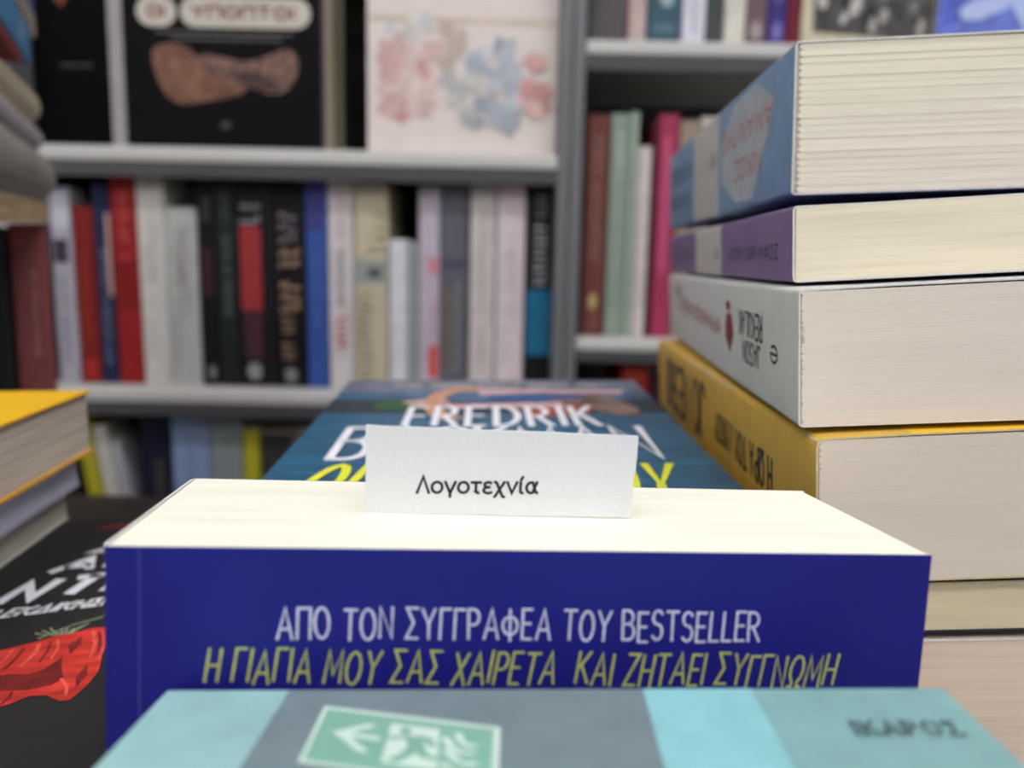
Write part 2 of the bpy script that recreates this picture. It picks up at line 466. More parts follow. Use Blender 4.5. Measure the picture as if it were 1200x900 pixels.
def bookcase(x0, x1, levels, label, left=True):
    t = empty('bookcase', Matrix.Translation(((x0 + x1) / 2, YF, 0)), label, 'bookcase', 'grey metal bookcases')
    inv = Vector(((x0 + x1) / 2, YF, 0))
    def sh(mb):
        mb.v = [tuple(Vector(p) - inv) for p in mb.v]; return mb
    th = .0135
    for xa in (x0, x1 - th):
        b = MB(); b.prism([(xa, YF), (xa + th, YF), (xa + th, YB), (xa, YB)], 2, 0, 2.2, m_metal); sh(b).build('side_panel', t, bevel=.003)
    b = MB(); b.box((x0 + th, YB - .006, .05), (x1 - th, YB, 2.18), m_inside); sh(b).build('back_panel', t)
    for zt, h in levels:
        b = MB()                                     # shelf with a folded front lip whose upper half slopes back
        zt = zt + CZ
        q = h * .5                                   # pale board edge, rounded on top, over a dark folded lip
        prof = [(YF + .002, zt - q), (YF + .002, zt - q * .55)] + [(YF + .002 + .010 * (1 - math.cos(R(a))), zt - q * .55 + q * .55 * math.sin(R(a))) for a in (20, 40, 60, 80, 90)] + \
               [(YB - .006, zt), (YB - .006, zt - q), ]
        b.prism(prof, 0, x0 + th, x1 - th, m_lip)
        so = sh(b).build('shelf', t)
        b = MB()
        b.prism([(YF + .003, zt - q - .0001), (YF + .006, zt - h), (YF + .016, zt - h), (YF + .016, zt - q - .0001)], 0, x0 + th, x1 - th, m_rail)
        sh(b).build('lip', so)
    b = MB(); b.box((x0 + th, YF + .02, 0), (x1 - th, YF + .035, .06), m_metal); sh(b).build('plinth', t)
    b = MB(); b.box((x0, YF, 2.2), (x1, YB, 2.215), m_metal); sh(b).build('top_panel', t)


SH1, SH2, SH3 = .115, -.146, -.386
SR1, SR2, SR3 = .232, -.080, -.345
bookcase(-.545, .0565, [(SH1, .032), (SH2, .032), (SH3, .032), (.47, .032), (-.70, .032), (.80, .032)], 'grey metal bookcase on the left, its middle shelf full of upright books')
bookcase(.0568, .68, [(SR1, .031), (SR2, .027), (SR3, .03), (.54, .03), (-.68, .03), (.85, .03)], 'grey metal bookcase on the right, standing behind the tall stack of paperbacks')

# ------------------------------------------------------------------ display table
TZ = CZ - .247
m_wood = mat((64, 57, 52), .5, .35, .10, 30, stretch=(1, 12, 1))
t = empty('display_table', Matrix.Translation((0, .28, 0)), 'dark wooden display table carrying the stacks of books', 'table')
b = MB(); b.box((-.62, -.46, TZ - .03), (.62, .49, TZ), m_wood); b.build('table_top', t, bevel=.003)
for sx in (-1, 1):
    for sy in (-.40, .43):
        b = MB(); b.box((sx * .57 - .025, sy - .025, 0), (sx * .57 + .025, sy + .025, TZ - .03), m_wood); b.build('leg', t, bevel=.003)
for y_ in (-.40, .41):
    b = MB(); b.box((-.55, y_, TZ - .10), (.55, y_ + .02, TZ - .03), m_wood); b.build('apron', t)

m_box = mat((92, 92, 94), .7, .25, .05, 120)


def display_box(x, y, z0, z1, wx, wy, yaw, label):
    t = empty('display_box', ypr((x, y, z0), yaw, 0, 0), label, 'box', 'grey display boxes under the stacks')
    h = z1 - z0
    b = MB(); b.box((-wx / 2 + .003, -wy / 2 + .003, 0), (wx / 2 - .003, wy / 2 - .003, h - .004), m_box); b.build('box_body', t, bevel=.001)
    b = MB()
    b.box((-wx / 2, -wy / 2, h - .0035), (wx / 2, wy / 2, h), m_box)
    for lo, hi in (((-wx / 2, -wy / 2), (wx / 2, -wy / 2 + .0025)), ((-wx / 2, wy / 2 - .0025), (wx / 2, wy / 2)), ((-wx / 2, -wy / 2 + .0025), (-wx / 2 + .0025, wy / 2 - .0025)), ((wx / 2 - .0025, -wy / 2 + .0025), (wx / 2, wy / 2 - .0025))):
        b.box((lo[0], lo[1], h - .035), (hi[0], hi[1], h - .0035), m_box)
    b.build('lid', t)


# ================================================================== FOREGROUND BOOKS
def rel(p): return (p[0], p[1], p[2] + CZ)


# ---- blue paperback standing on its tail, leaning back against the stack behind it
Mb = ypr(rel((-.0607, .1090, -.0430)), 6.4, -3.11, 1.84)
bT, bL, bW = .0448, .197, .133
Xb, Yb_, Zb = [Vector(Mb.col[i][:3]) for i in range(3)]
ob = Vector(Mb.translation) + Yb_ * bT - Zb * bL
m_blue = mat((28, 30, 124), .45, .28, .05, 90, .10, 1200)
m_lilac = mat((208, 208, 232), .6, .3, .12, 1500)
m_olive = mat((190, 196, 100), .6, .3, .12, 1500)
m_hinge = mat((60, 60, 140), .35, .5, .04, 200)
pr = []
top = bL
pr.append(('f', write('ΑΠΟ ΤΟΝ ΣΥΓΓΡΑΦΕΑ ΤΟΥ BESTSELLER', .0258, .1036, top - .0143, .0049, .09, slope=-.010, jit=.05, seed=3, track=.21, space=.40), m_lilac))
pr.append(('f', write('Η ΓΙΑΓΙΑ ΜΟΥ ΣΑΣ ΧΑΙΡΕΤΑ  ΚΑΙ ΖΗΤΑΕΙ ΣΥΓΓΝΩΜΗ', .0150, .1172, top - .0213, .0053, .08, slope=-.0155, slant=.13, jit=.05, seed=5, track=.21, space=.40), m_olive))
pr.append(('f', [[(.0053, 0), (.0056, 0), (.0056, top), (.0053, top)]], m_hinge))
p_white = paper((236, 233, 216), .05, 260, 2600, .12, .12)
blue = book('paperback_book', axes(ob, Xb, Zb, -Yb_),
            'thick blue paperback standing upright with white and olive lettering, holding the paper tag', 'book',
            bW, bL, bT, m_blue, p_white, prints=pr, c=.00035, r=.0014, dents=.00012, seed=4, jag=.0003, ny=14, gap=.00005)

# ---- teal paperback with the exit sign, flat on top of its display box
Mt = ypr(rel((-.0506, .1062, -.0644)), -1.62, -3.08, -2.39)
tW, tL, tT = .114, .165, .022
m_teal = mat((126, 166, 166), .62, .3, .05, 160, .35, 420)
m_tealL = mat((144, 184, 184), .62, .3, .05, 160, .35, 420)
m_cyan = mat((136, 192, 196), .62, .3, .04, 160, .35, 420)
m_slate = mat((114, 130, 136), .62, .3, .05, 160, .35, 420)
m_exit = mat((126, 174, 156), .62, .3, .03, 200, .3, 420)
m_exitw = mat((200, 220, 206), .62, .3, .02, 200, .3, 420)
m_ink = mat((70, 84, 90), .6, .3, .08, 900)
rectp = lambda a, b, c, d: [(a, b), (c, b), (c, d), (a, d)]
pr = [('f', [rectp(.0001, .0001, .0184, tL - .0001)], m_tealL), ('f', [[(.0181, .0001), (.0708, .0001), (.0708, tL - .0001), (.0186, tL - .0001)]], m_slate),
      ('f', [rectp(.0708, .0001, .0864, tL - .0001)], m_cyan)]


def em(u, v):                                        # the sign printed slightly turned on the cover
    return (.0258 + .0241 * u + .0003 * v, tL - .0053 - .0054 * u - .0128 * v)


def emr(pts): return [em(*p) for p in pts]


sign = []
sign.append(([emr([(-.03, -.03), (1.02, -.03), (1.02, 1.03), (-.03, 1.03)])], m_exitw))
sign.append(([emr([(-.005, .03), (.985, .03), (.985, .98), (-.005, .98)])], m_exit))
wh = [emr([(.084, .45), (.27, .22), (.325, .24), (.19, .42), (.19, .49), (.325, .71), (.27, .74)]),
      emr([(.16, .42), (.365, .43), (.365, .505), (.16, .495)]),
      emr([(.40, .155), (.68, .155), (.705, .86), (.405, .86)])]
for st, wd in (([(.72, .30), (.765, .46), (.82, .52), (.88, .50)], .05), ([(.79, .20), (.81, .32), (.85, .39), (.885, .37)], .045),
               ([(.74, .52), (.80, .66), (.86, .70), (.895, .66)], .05), ([(.70, .68), (.76, .80), (.83, .86), (.88, .85)], .045)):
    wh += [emr(q) for q in strip(st, wd)]
sign.append((wh, m_exitw))
man = [emr(ellipse(.495, .265, .034, .065, 14)), emr([(.49, .36), (.60, .33), (.625, .56), (.56, .60), (.52, .50)])]
for st, wd in (([(.41, .43), (.50, .37), (.56, .37)], .05), ([(.58, .35), (.625, .36), (.66, .47)], .05),
               ([(.555, .55), (.535, .66), (.47, .80)], .065), ([(.59, .54), (.625, .66), (.73, .70)], .065)):
    man += [emr(q) for q in strip(st, wd)]
sign.append((man, m_exit))
ink = write('ΙΚΑΡΟΣ', .0970, .1104, tL - .0123, .0030, .14, slope=-.01, serif=True, track=.30)

teal_org = Vector(Mt.translation) - Vector(Mt.col[1][:3]) * tL - Vector(Mt.col[2][:3]) * tT
Mt2 = Mt.copy(); Mt2.translation = teal_org
book('paperback_book', Mt2, 'teal and grey paperback lying flat in front, with a green exit sign on its cover', 'book', tW, tL, tT, m_teal,
     paper((225, 218, 200)), prints=pr + [('f', q, m) for q, m in sign + [(ink, m_ink)]], c=.0004, seed=8)
display_box(.004, .0225, TZ, CZ - .0885, .108, .15, -1.6, 'grey display box right under the teal paperback with the exit sign')

# ---- paper tag standing on the page edges of the blue book
p1, p2 = Vector(rel((-.0261, .1336, -.04535))), Vector(rel((.0225, .1378, -.04685)))
tx, tn = Vector((.996, .085, -.031)), Vector((.084, -.995, -.06))
ty = tn.cross(tx).normalized()
tx = ty.cross(tn).normalized()
root = empty('paper_tag', axes(p1, tx, ty, tn), 'white paper tag with dark Greek lettering, wedged upright in the blue book', 'tag')
rng = random.Random(2)
ol = [(0, 0), (.0488, .0002)]
ol += [(.0488 + .0003 * k / 10 + rng.uniform(-.00012, .00012), .016 * k / 10) for k in range(2, 10)]
ol += [(.0490, .0161)]
ol += [(.0490 - .049 * k / 24, .0161 + .0004 * k / 24 + rng.uniform(-.00007, .00007)) for k in range(1, 24)]
ol += [(-.0001, .01655)]
m_tag = mat((226, 227, 230), .8, .15, .025, 1800, .25, 2600)
b = MB(); b.prism(ol, 2, -.0003, 0, m_tag)
for q in write('Λογοτεχνία', .0092, .0311, .0041, .0031, .17, slope=.022, track=.13):
    b.face([(x, y, EPS) for x, y in q], mat((46, 46, 50), .7, .2, .05))
o = b.build('card', root)

# ---- stack behind: two copies of a water-blue novel
m_sea = mat((44, 98, 130), .35, .5, .30, 1.0, .12, 500, stretch=(40, 420, 40))
m_seaside = mat((96, 106, 130), .4, .4, .3, 60)
m_wht = mat((232, 232, 238), .5, .3, .03)
m_yel = mat((226, 226, 60), .5, .3, .04)
Mf = ypr(rel((-.0794, .3715, -.0588)), 2.17, 2.06, -.89)
fW, fL, fT = .14, .205, .03
f_prints = []
F_ = lambda polys, m: f_prints.append(('f', polys, m))
y0 = fL
peach, pink, green, dark, rust, navy2, pale = [mat(c, .5, .3, .15, 200) for c in
    ((200, 148, 120), (206, 168, 170), (52, 92, 60), (48, 58, 66), (164, 84, 66), (52, 92, 150), (190, 180, 176))]
F_([rectp(.0002, y0 - .070, fW - .0002, y0 - .044)], dark)
F_([rectp(.0002, y0 - .030, fW - .0002, y0 - .0002)], mat((112, 118, 136), .45, .4, .25, 90))
F_([[(.02, y0 - .043), (.06, y0 - .050), (.13, y0 - .046), (.138, y0 - .03), (.02, y0 - .03)]], mat((74, 104, 138), .45, .4, .2, 90))
F_([ellipse(.032, y0 - .055, .012, .012, 12, 0, .2, 1)], green)
F_([[(.030, y0 - .050), (.046, y0 - .042), (.052, y0 - .052), (.040, y0 - .058)]], pink)
F_([ellipse(.118, y0 - .056, .010, .022, 12, .3, .1, 3), ellipse(.106, y0 - .040, .012, .014, 12, 0, .1, 4)], mat((132, 108, 100), .5, .3, .2, 120))
F_([ellipse(.096, y0 - .066, .016, .010, 12, .2, .15, 5)], rust)
F_([[(.062, y0 - .022), (.130, y0 - .025), (.128, y0 - .034), (.09, y0 - .031), (.064, y0 - .036)]], pink)
F_([ellipse(.088, y0 - .041, .022, .006, 12, .1, .1, 6)], navy2)
F_([q for q in strip(arc(.058, y0 - .052, .014, .030, 75, 250, 12), .008)], peach)
F_([[(.050, y0 - .064), (.10, y0 - .060), (.098, y0 - .05), (.05, y0 - .056)]], pink)
for k, (polys, m) in enumerate((
        ([[(x, y0 - .017), (x + .0022, y0 - .017), (x + .0022, y0 - .011), (x, y0 - .011)] for x in [.024 + .0033 * i for i in range(29) if i % 7 != 4]], pale),)):
    F_(polys, m)
top_prints = [(write('FREDRIK', .0360, .1095, y0 - .092, .032, .085, track=.30, jit=.02), m_wht),
              (write('BACKMAN', .0165, .1235, y0 - .1345, .040, .075, track=.22, jit=.02), m_wht),
              (write('ΟΙ ΦΙΛΟΙ ΜΟΥ', .0120, .1180, y0 - .182, .040, .07, track=.26, slant=.15), m_yel)]


yv, zv = Vector(Mf.col[1][:3]), Vector(Mf.col[2][:3])
base = Vector(Mf.translation) - yv * fL - zv * fT
M_ = Mf.copy(); M_.translation = base
fr = book('paperback_book', M_, 'water-blue paperback lying flat behind the paper tag, large white author lettering and yellow title', 'book',
          fW, fL, fT, m_sea, paper((225, 220, 205)), group='water-blue paperbacks', seed=11, prints=f_prints + [('f', q, m) for q, m in top_prints])
M2 = ypr(base + Vector((0.0006, 0, -.0002)), 2.6, .9, -.5); M2.translation -= Vector(M2.col[2][:3]) * fT
fr2 = book('paperback_book', M2, 'water-blue paperback lying directly under the one with white author lettering', 'book',
           fW, fL, fT, m_sea, paper((225, 220, 205)), group='water-blue paperbacks', seed=12)
zlow = (Vector(M2.translation)).z
display_box(-.0045, .276, TZ, zlow - .0006, .125, .19, 2.4, 'grey display box under the two water-blue paperbacks')

# ---- tall stack on the right: page edges towards us, spines to the left
m_sky = mat((116, 148, 182), .5, .35, .06, 120, .15, 900)
m_skyL = mat((168, 176, 184), .55, .3, .05, 90, .15, 900)
m_band = mat((190, 187, 182), .55, .3, .03, 120, .1, 900)
m_redtxt = mat((184, 98, 92), .6, .3, .1, 900)
m_gry = mat((120, 120, 124), .6, .3, .1, 900)
m_pur = mat((122, 100, 142), .5, .35, .04, 120, .15, 900)
m_blk = mat((38, 38, 42), .5, .3, .06, 900)
m_wsp = mat((202, 202, 198), .5, .35, .025, 160, .12, 900)
m_yelc = mat((226, 178, 52), .5, .3, .04, 90, .12, 700)
m_yelc2 = mat((182, 150, 66), .45, .4, .06, 90, .12, 700)
sL = .238


def up_down(text, v0, v1, ztop, h, wd, **k):           # spine print turned upside down, running away from us
    return [[(ztop - y, x) for x, y in q] for q in write(text, v0, v1, 0, h, wd, **k)]



grp = 'paperbacks in the tall right stack'
T = .0411
cloud = [[(T * .95, .042), (T * .93, .075), (T * .62, .098), (T * .30, .094), (T * .07, .070), (T * .06, .044), (T * .30, .036), (T * .52, .026), (T * .74, .020)]]
book('paperback_book', ypr(rel((.0777, .2227, .0204)), -3.19, .15, -2.75),
     'sky-blue paperback on top of the tall right stack, its pages in thick sewn folds', 'book', .155, sL, T, m_sky,
     paper((236, 230, 208), .05, 700, 3800, .25, .05), group=grp, bands=[(.101, .158, m_band, 's')], signatures=22, lift=.0022,
     seed=21, ny=16, c=.0005,
     prints=[('s', cloud, m_skyL), ('s', up_down('ΑΜΑΝΙΤΗΣ', .022, .094, T * .74, T * .17, .13), m_redtxt),
             ('s', up_down('ΝΙΚΟΣ', .034, .072, T * .43, T * .17, .13), m_redtxt),
             ('s', up_down('e', .106, .118, T * .62, T * .17, .1), m_gry),
             ('s', up_down('ΤΟ ΤΕΛΟΣ', .166, .230, T * .74, T * .18, .13), mat((84, 100, 122), .6, .3, .1, 900)),
             ('s', up_down('ΤΟΥ ΚΑΛΟΚ', .168, .228, T * .40, T * .16, .13), mat((84, 100, 122), .6, .3, .1, 900))])
T = .0188
book('paperback_book', ypr(rel((.0697, .1946, -.0036)), -4.14, .10, -4.2),
     'thin purple paperback, second from the top of the tall right stack', 'book', .15, sL, T, m_pur, paper((232, 222, 198), .07, 500, 4200, .25, .08),
     group=grp, bands=[(.092, .149, m_band, 's')], lift=.0006, dents=.0002, seed=22, ny=14, gap=.00005, jag=.0005,
     prints=[('s', up_down('ΣΟΦΙΑ ΝΙΚΟΛΑΪΔΟΥ', .013, .080, T * .52, T * .20, .15), mat((62, 48, 76), .6, .3, .1, 900)),
             ('s', up_down('e', .096, .106, T * .55, T * .3, .1), m_gry),
             ('s', up_down('ΠΟΡΤΡΕΤΑ', .156, .224, T * .55, T * .18, .14), mat((62, 48, 76), .6, .3, .1, 900))])
T = .0320
red = mat((128, 52, 58), .6, .3, .15, 900)
fig = [ellipse(T * .50, .078, T * .20, .006, 14, .15, .15, 3), ellipse(T * .76, .0795, T * .06, .0035, 10, 0, .2, 4)]
book('paperback_book', ypr(rel((.0669, .1760, -.0368)), -4.36, .0, -4.2),
     'white paperback with a small red figure on its spine, third in the tall right stack', 'book', .15, sL, T, m_wsp, paper((226, 216, 204), .035, 420, 3600, .3, .25),
     group=grp, lift=.0003, dents=.0003, seed=23, ny=14, gap=.00005, jag=.0010,
     prints=[('s', up_down('e', .018, .0255, T * .53, T * .20, .12), m_blk), ('s', up_down('REKULAK', .034, .063, T * .74, T * .22, .13), m_blk),
             ('s', up_down('JASON', .036, .058, T * .47, T * .20, .13), m_blk), ('s', fig, red),
             ('s', up_down('ΚΡΥΜΜΕΝΕΣ ΕΙΚΟΝΕΣ', .094, .196, T * .58, T * .16, .13, slope=-.03, slant=.2), mat((182, 80, 86), .6, .3, .1, 900)),
             ('s', up_down('eo' if False else 'ΕΚ', .198, .210, T * .85, T * .14, .2), m_blk)])
T = .0350
m_brown = mat((58, 50, 40), .5, .3, .06, 900)
book('paperback_book', ypr(rel((.0720, .1708, -.0732)), -2.0, -.35, -4.25),
     'thick yellow paperback with dark capitals on its spine, beside the water-blue novel', 'book', .16, sL, T, m_yelc, paper((220, 208, 194), .035, 420, 3600, .3, .2),
     group=grp, lift=.0004, dents=.0004, seed=24, ny=14, gap=.00005, jag=.0006, r=.0022, edge=mat((214, 196, 150), .7, .2), spine=mat((204, 164, 70), .55, .3, .05, 90, .12, 700),  # spine is the cover's yellow dimmed, painting in the weaker light on it
     prints=[('s', up_down('Η ΩΡΑ ΤΟΥ ΛΥΚΟΥ', .033, .104, T * .62, T * .28, .17), m_brown), ('s', up_down('JO NESBØ', .123, .212, T * .80, T * .60, .16, track=.16), m_brown),
             ('s', [q for q in strip([(T * .18 + T * .10 * math.cos(R(a)), .018 + .004 * math.sin(R(a))) for a in range(0, 300, 25)], .0007)], m_brown)])
T = .0138
book('paperback_book', ypr(rel((.0760, .1730, -.0732 - .0142)), -2.4, -.2, -4.0),
     'cream-paged paperback with a black cover, under the yellow one in the right stack', 'book', .15, sL, T, mat((30, 30, 32), .5, .4), paper((228, 214, 182), .05, 500, 3600, .25, .05),
     group=grp, seed=25, c=.0007, edge=mat((34, 34, 36), .6, .3), gap=.0008)
T = .044
book('paperback_book', ypr(rel((.0735, .1725, -.0732 - .0142 - .0452)), -2.2, .0, -3.6),
     'thick beige-paged paperback, lowest one showing in the tall right stack', 'book', .15, sL, T, mat((206, 190, 174), .6, .3), paper((228, 206, 186), .05, 700, 4600, .25, .05),
     group=grp, seed=26)
display_box(.156, .290, TZ, CZ - .1335, .15, .22, -2.2, 'grey display box under the tall right stack')

# ---- left: black novel with a poppy, lying flat
org = rel((-.2047, .0598, -.1060))
kT = .03
m_cov = mat((40, 38, 38), .5, .3, .08, 200, .1, 900)
m_pet = mat((206, 58, 48), .5, .3, .22, 90, stretch=(1, 4, 1))
m_pet2 = mat((120, 34, 32), .5, .3, .25, 200)
m_leaf = mat((150, 160, 130), .5, .3, .2, 900)
pp = [('f', write('ΣΤ', .1205, .1340, .1715, .0075, .22, slant=.6), m_wht), ('f', write('ΑΝ', .1115, .1375, .1560, .0095, .31, slant=.5, track=.30), m_wht),
      ('f', write('ΝΤΕ', .1015, .1380, .1345, .0120, .31, slope=.08, slant=.45, track=.40), m_wht),
      ('f', write('Η ΕΚΔΙΚΗΣΗ', .0985, .1335, .1228, .0050, .22, slope=.02, slant=.5), m_wht),
      ('f', [[(.095, .0925), (.0990, .0975), (.1040, .1005), (.1110, .1012), (.1170, .1030), (.1225, .1060), (.1270, .1062), (.1310, .1075), (.1362, .1068), (.1372, .0980), (.1358, .0900), (.1362, .0815), (.1345, .0745), (.1318, .0690), (.1296, .0692), (.1262, .0728), (.1225, .0738), (.1190, .0715), (.1150, .0702), (.1110, .0655), (.1040, .0640), (.1000, .0605), (.095, .060)]], m_pet),
      ('f', [[(.0950, .0842), (.1010, .0852), (.1080, .0846), (.1150, .0868), (.1195, .0850), (.1232, .0868), (.1262, .0925), (.1268, .0868), (.1285, .0800), (.1262, .0775), (.1215, .0768), (.1160, .0782), (.1100, .0768), (.1040, .0782), (.0950, .0775)],
             [(.1262, .0985), (.1278, .0930), (.1295, .0985), (.1290, .1030)], [(.1312, .0800), (.1330, .0860), (.1338, .0800), (.1322, .0745)]], m_pet2),
      ('f', [q for x_, y_, X_2, Y_2, w_ in ((.100, .098, .097, .088, .0007), (.108, .100, .103, .0875, .0009), (.113, .1005, .110, .089, .0006), (.119, .1015, .117, .090, .0010), (.123, .103, .1235, .092, .0006),
                                            (.1315, .105, .133, .090, .0008), (.1345, .103, .1352, .088, .0006), (.101, .0745, .097, .0665, .0008), (.108, .0745, .104, .0670, .0007), (.114, .0755, .112, .0690, .0007), (.128, .080, .1305, .0715, .0008))
             for q in strip([(x_, y_), ((x_ + X_2) / 2 + .0008, (y_ + Y_2) / 2), (X_2, Y_2)], w_)], mat((230, 96, 76), .5, .3, .15, 300)),
      ('f', [q for x_, y_, X_2, Y_2, w_ in ((.104, .0985, .100, .090, .0006), (.1155, .1005, .1135, .0895, .0007), (.1215, .1020, .121, .0905, .0006), (.1330, .1045, .1345, .092, .0006), (.106, .0755, .1015, .068, .0006), (.118, .077, .117, .0715, .0006))
             for q in strip([(x_, y_), ((x_ + X_2) / 2 + .0005, (y_ + Y_2) / 2), (X_2, Y_2)], w_)], m_pet2),
      ('f', [q for q in strip([(.118, .1050), (.125, .1110), (.139, .1170)], .0007)] + [q for k in range(9) for q in strip([(.121 + .0006 * k, .106), (.1165 + .0016 * k, .1085 + .0012 * (k % 3))], .0006)], m_leaf),
      ('f', [ellipse(.1300, .1980, .012, .002, 10, 0, .2, 8)], mat((120, 40, 42), .5, .3))]
book('paperback_book', ypr((org[0], org[1], org[2] - kT), 20, 0, 0), 'black paperback lying flat at left, white brush lettering and a red poppy on its cover', 'book',
     .146, .21, kT, m_cov, paper((222, 214, 196)), prints=pp, seed=31, edge=mat((52, 50, 50), .6, .2))
display_box(-.2375, .1725, TZ, CZ - .1062 - kT, .13, .20, 20, 'grey display box under the black poppy paperback')

# ---- left: three books on top of the black one
g2 = 'paperbacks stacked on the black poppy one'


def left(dx, dy, ztop, T, W, L, yaw, roll, **k):
    """placed by its far right top corner"""
    M = ypr((0, 0, 0), yaw, 0, roll)
    far = Vector(rel((-.1685 + dx, .300 + dy, ztop)))
    M.translation = far - Vector(M.col[0][:3]) * W - Vector(M.col[1][:3]) * L - Vector(M.col[2][:3]) * T
    return M


m_yel2 = mat((240, 186, 36), .42, .4, .04, 90)
patch = [[(.082, .150), (.118, .168), (.120, .178), (.078, .172)]]
W, L, T = .14, .21, .0245
book('paperback_book', left(0, 0, -.0538, T, W, L, 6.8, -.6), 'yellow-covered paperback topping the low stack at left, pages towards the aisle', 'book',
     W, L, T, m_yel2, paper((228, 212, 192), .13, 520, 2600, .5), group=g2, c=.0009, edge=mat((236, 176, 60), .5, .3), seed=41, overhang=.0008,
     prints=[('f', patch, mat((236, 226, 210), .5, .3))])
T2 = .0135
book('paperback_book', left(-.0050, -.001, -.0538 - T - .0006, T2, W, L, 6.8, -.45), 'lilac-covered paperback squeezed second in the low stack at left', 'book',
     W, L, T2, mat((196, 190, 206), .5, .3), paper((232, 230, 244), .06, 500, 2600, .4), group=g2, c=.0016, seed=42, edge=mat((214, 206, 226), .6, .3))
T3 = .0116
book('paperback_book', left(-.0092, -.003, -.1060 + T3 + .0002, T3, W, L, 6.8, -.0), 'cream-paged paperback at the bottom of the low stack at left', 'book',
     W, L, T3, mat((206, 200, 184), .5, .3), paper((230, 222, 200), .10, 500, 2600, .4), group=g2, c=.0006, seed=43)

# ================================================================== LEFT PILE ON STANDING BOOKS
bz = TZ + .0006
m_dull = mat((158, 86, 88), .6, .3, .06, 90)
book('hardcover_book', standing(-.3655, .560, bz, 0.2, 32), 'dull red hardcover standing upright at far left under the flat pile', 'book', .14, .2645, .0245, m_dull, paper((205, 196, 180)), c=.002, overhang=.002, r=.003, edge=m_dull,
     prints=[('s', bars(.0125, .0155, .17, .24, 5, n=18), mat((190, 160, 150), .6))], seed=51)
book('hardcover_book', standing(-.3898, .5445, bz, .2, 32), 'near-black hardcover standing at the far left edge, left of the dull red one', 'book', .15, .2625, .0275, mat((44, 42, 50), .5), paper((205, 196, 180)), c=.002, overhang=.002, r=.003, edge=mat((44, 42, 50), .5),
     prints=[('s', bars(.012, .0165, .18, .24, 6, n=14), mat((150, 148, 146), .6))], seed=52)
gp = 'books lying flat in the far left pile'


def pile(name, z, T, L, W, label, m, pg, dn=0.0, dside=0.0, flip=False, twist=0.0, **k):
    """z: underside at the far right corner; dn: slid towards us; dside: slid left; flip: fore edge outwards"""
    th = 206.0 + twist
    corner = Vector(rel((-.357, .600, z)))
    u = Vector((.438, -.899, 0)); n = Vector((.899, .438, 0))
    corner = corner + u * dn - n * dside - Vector((0, 0, dn * .038))
    if flip:
        M = ypr((0, 0, 0), th - 180, 2.2, 0)
        M.translation = corner - Vector(M.col[0][:3]) * W - Vector(M.col[1][:3]) * L
    else:
        M = ypr(corner, th, -2.2, 0)
    return book(name, M, label, 'book', W, L, T, m, pg, group=gp, **k)


display_box(-.392, .432, TZ, CZ + .0125, .10, .10, 26, 'tall grey display box under the near end of the far left pile')
pg = paper((206, 186, 152), .2, 420, 1500, .6)
pile('hardcover_book', .0225, .0160, .31, .17, 'tan-paged book lowest in the flat pile at far left, fore edge outwards', mat((170, 150, 124), .6), paper((222, 190, 150), .2, 420, 1500, .6), flip=True, c=.0008, seed=61)
pile('hardcover_book', .0390, .0342, .31, .18, 'thick grey hardcover with a rounded spine in the far left pile', mat((164, 160, 153), .6, .3, .04, 60), pg, c=.0025, r=.004, bulge=.006, overhang=.002, seed=62,
     prints=[('s', bars(.013, .0155, .13, .20, 9, n=20), mat((112, 108, 104), .6))])
pile('hardcover_book', .0740, .0190, .31, .18, 'pale lilac-grey hardcover above the thick grey one in the far left pile', mat((192, 186, 190), .6, .3, .04, 60), pg, dside=.004, dn=.004, c=.002, r=.003, bulge=.004, seed=63)
pile('hardcover_book', .0945, .0235, .31, .18, 'cream hardcover lying above the lilac-grey one in the far left pile', mat((210, 198, 170), .6, .3, .05, 90), pg, dside=.004, dn=.008, c=.002, r=.003, bulge=.004, seed=64, twist=-1.5)
pile('hardcover_book', .1205, .0065, .22, .17, 'thin red book lying under the bright blue one in the far left pile', mat((150, 40, 44), .55), pg, dn=.105, seed=65)
pile('hardcover_book', .1288, .0250, .22, .17, 'bright blue book second from the top of the far left pile', mat((72, 146, 200), .5, .3, .06, 90), pg, dn=.050, c=.001, seed=66,
     prints=[('s', [ellipse(.014, .045, .006, .004, 8, .3, .5, 2), ellipse(.011, .052, .006, .002, 8, -.6, .4, 3)], mat((200, 216, 226), .6))])
pile('picture_book', .1556, .040, .22, .17, 'large beige book with a blue and pink picture, topmost of the far left pile', mat((176, 164, 148), .6, .3, .06, 60), pg, dn=.002, c=.002, seed=67,
     prints=[('s', [[(.014, .002), (.040, .002), (.040, .05), (.016, .05)]], mat((76, 84, 160), .6, .3, .3, 120)), ('s', [ellipse(.020, .075, .010, .022, 12, 0, .3, 2)], mat((176, 120, 110), .6)),
             ('s', [ellipse(.026, .125, .010, .022, 12, 0, .3, 4)], mat((90, 120, 140), .6))])

# ================================================================== BOOKCASE: FACE-OUT BOOKS ON THE UPPER LEFT SHELF
zs = CZ + SH1 + .0011
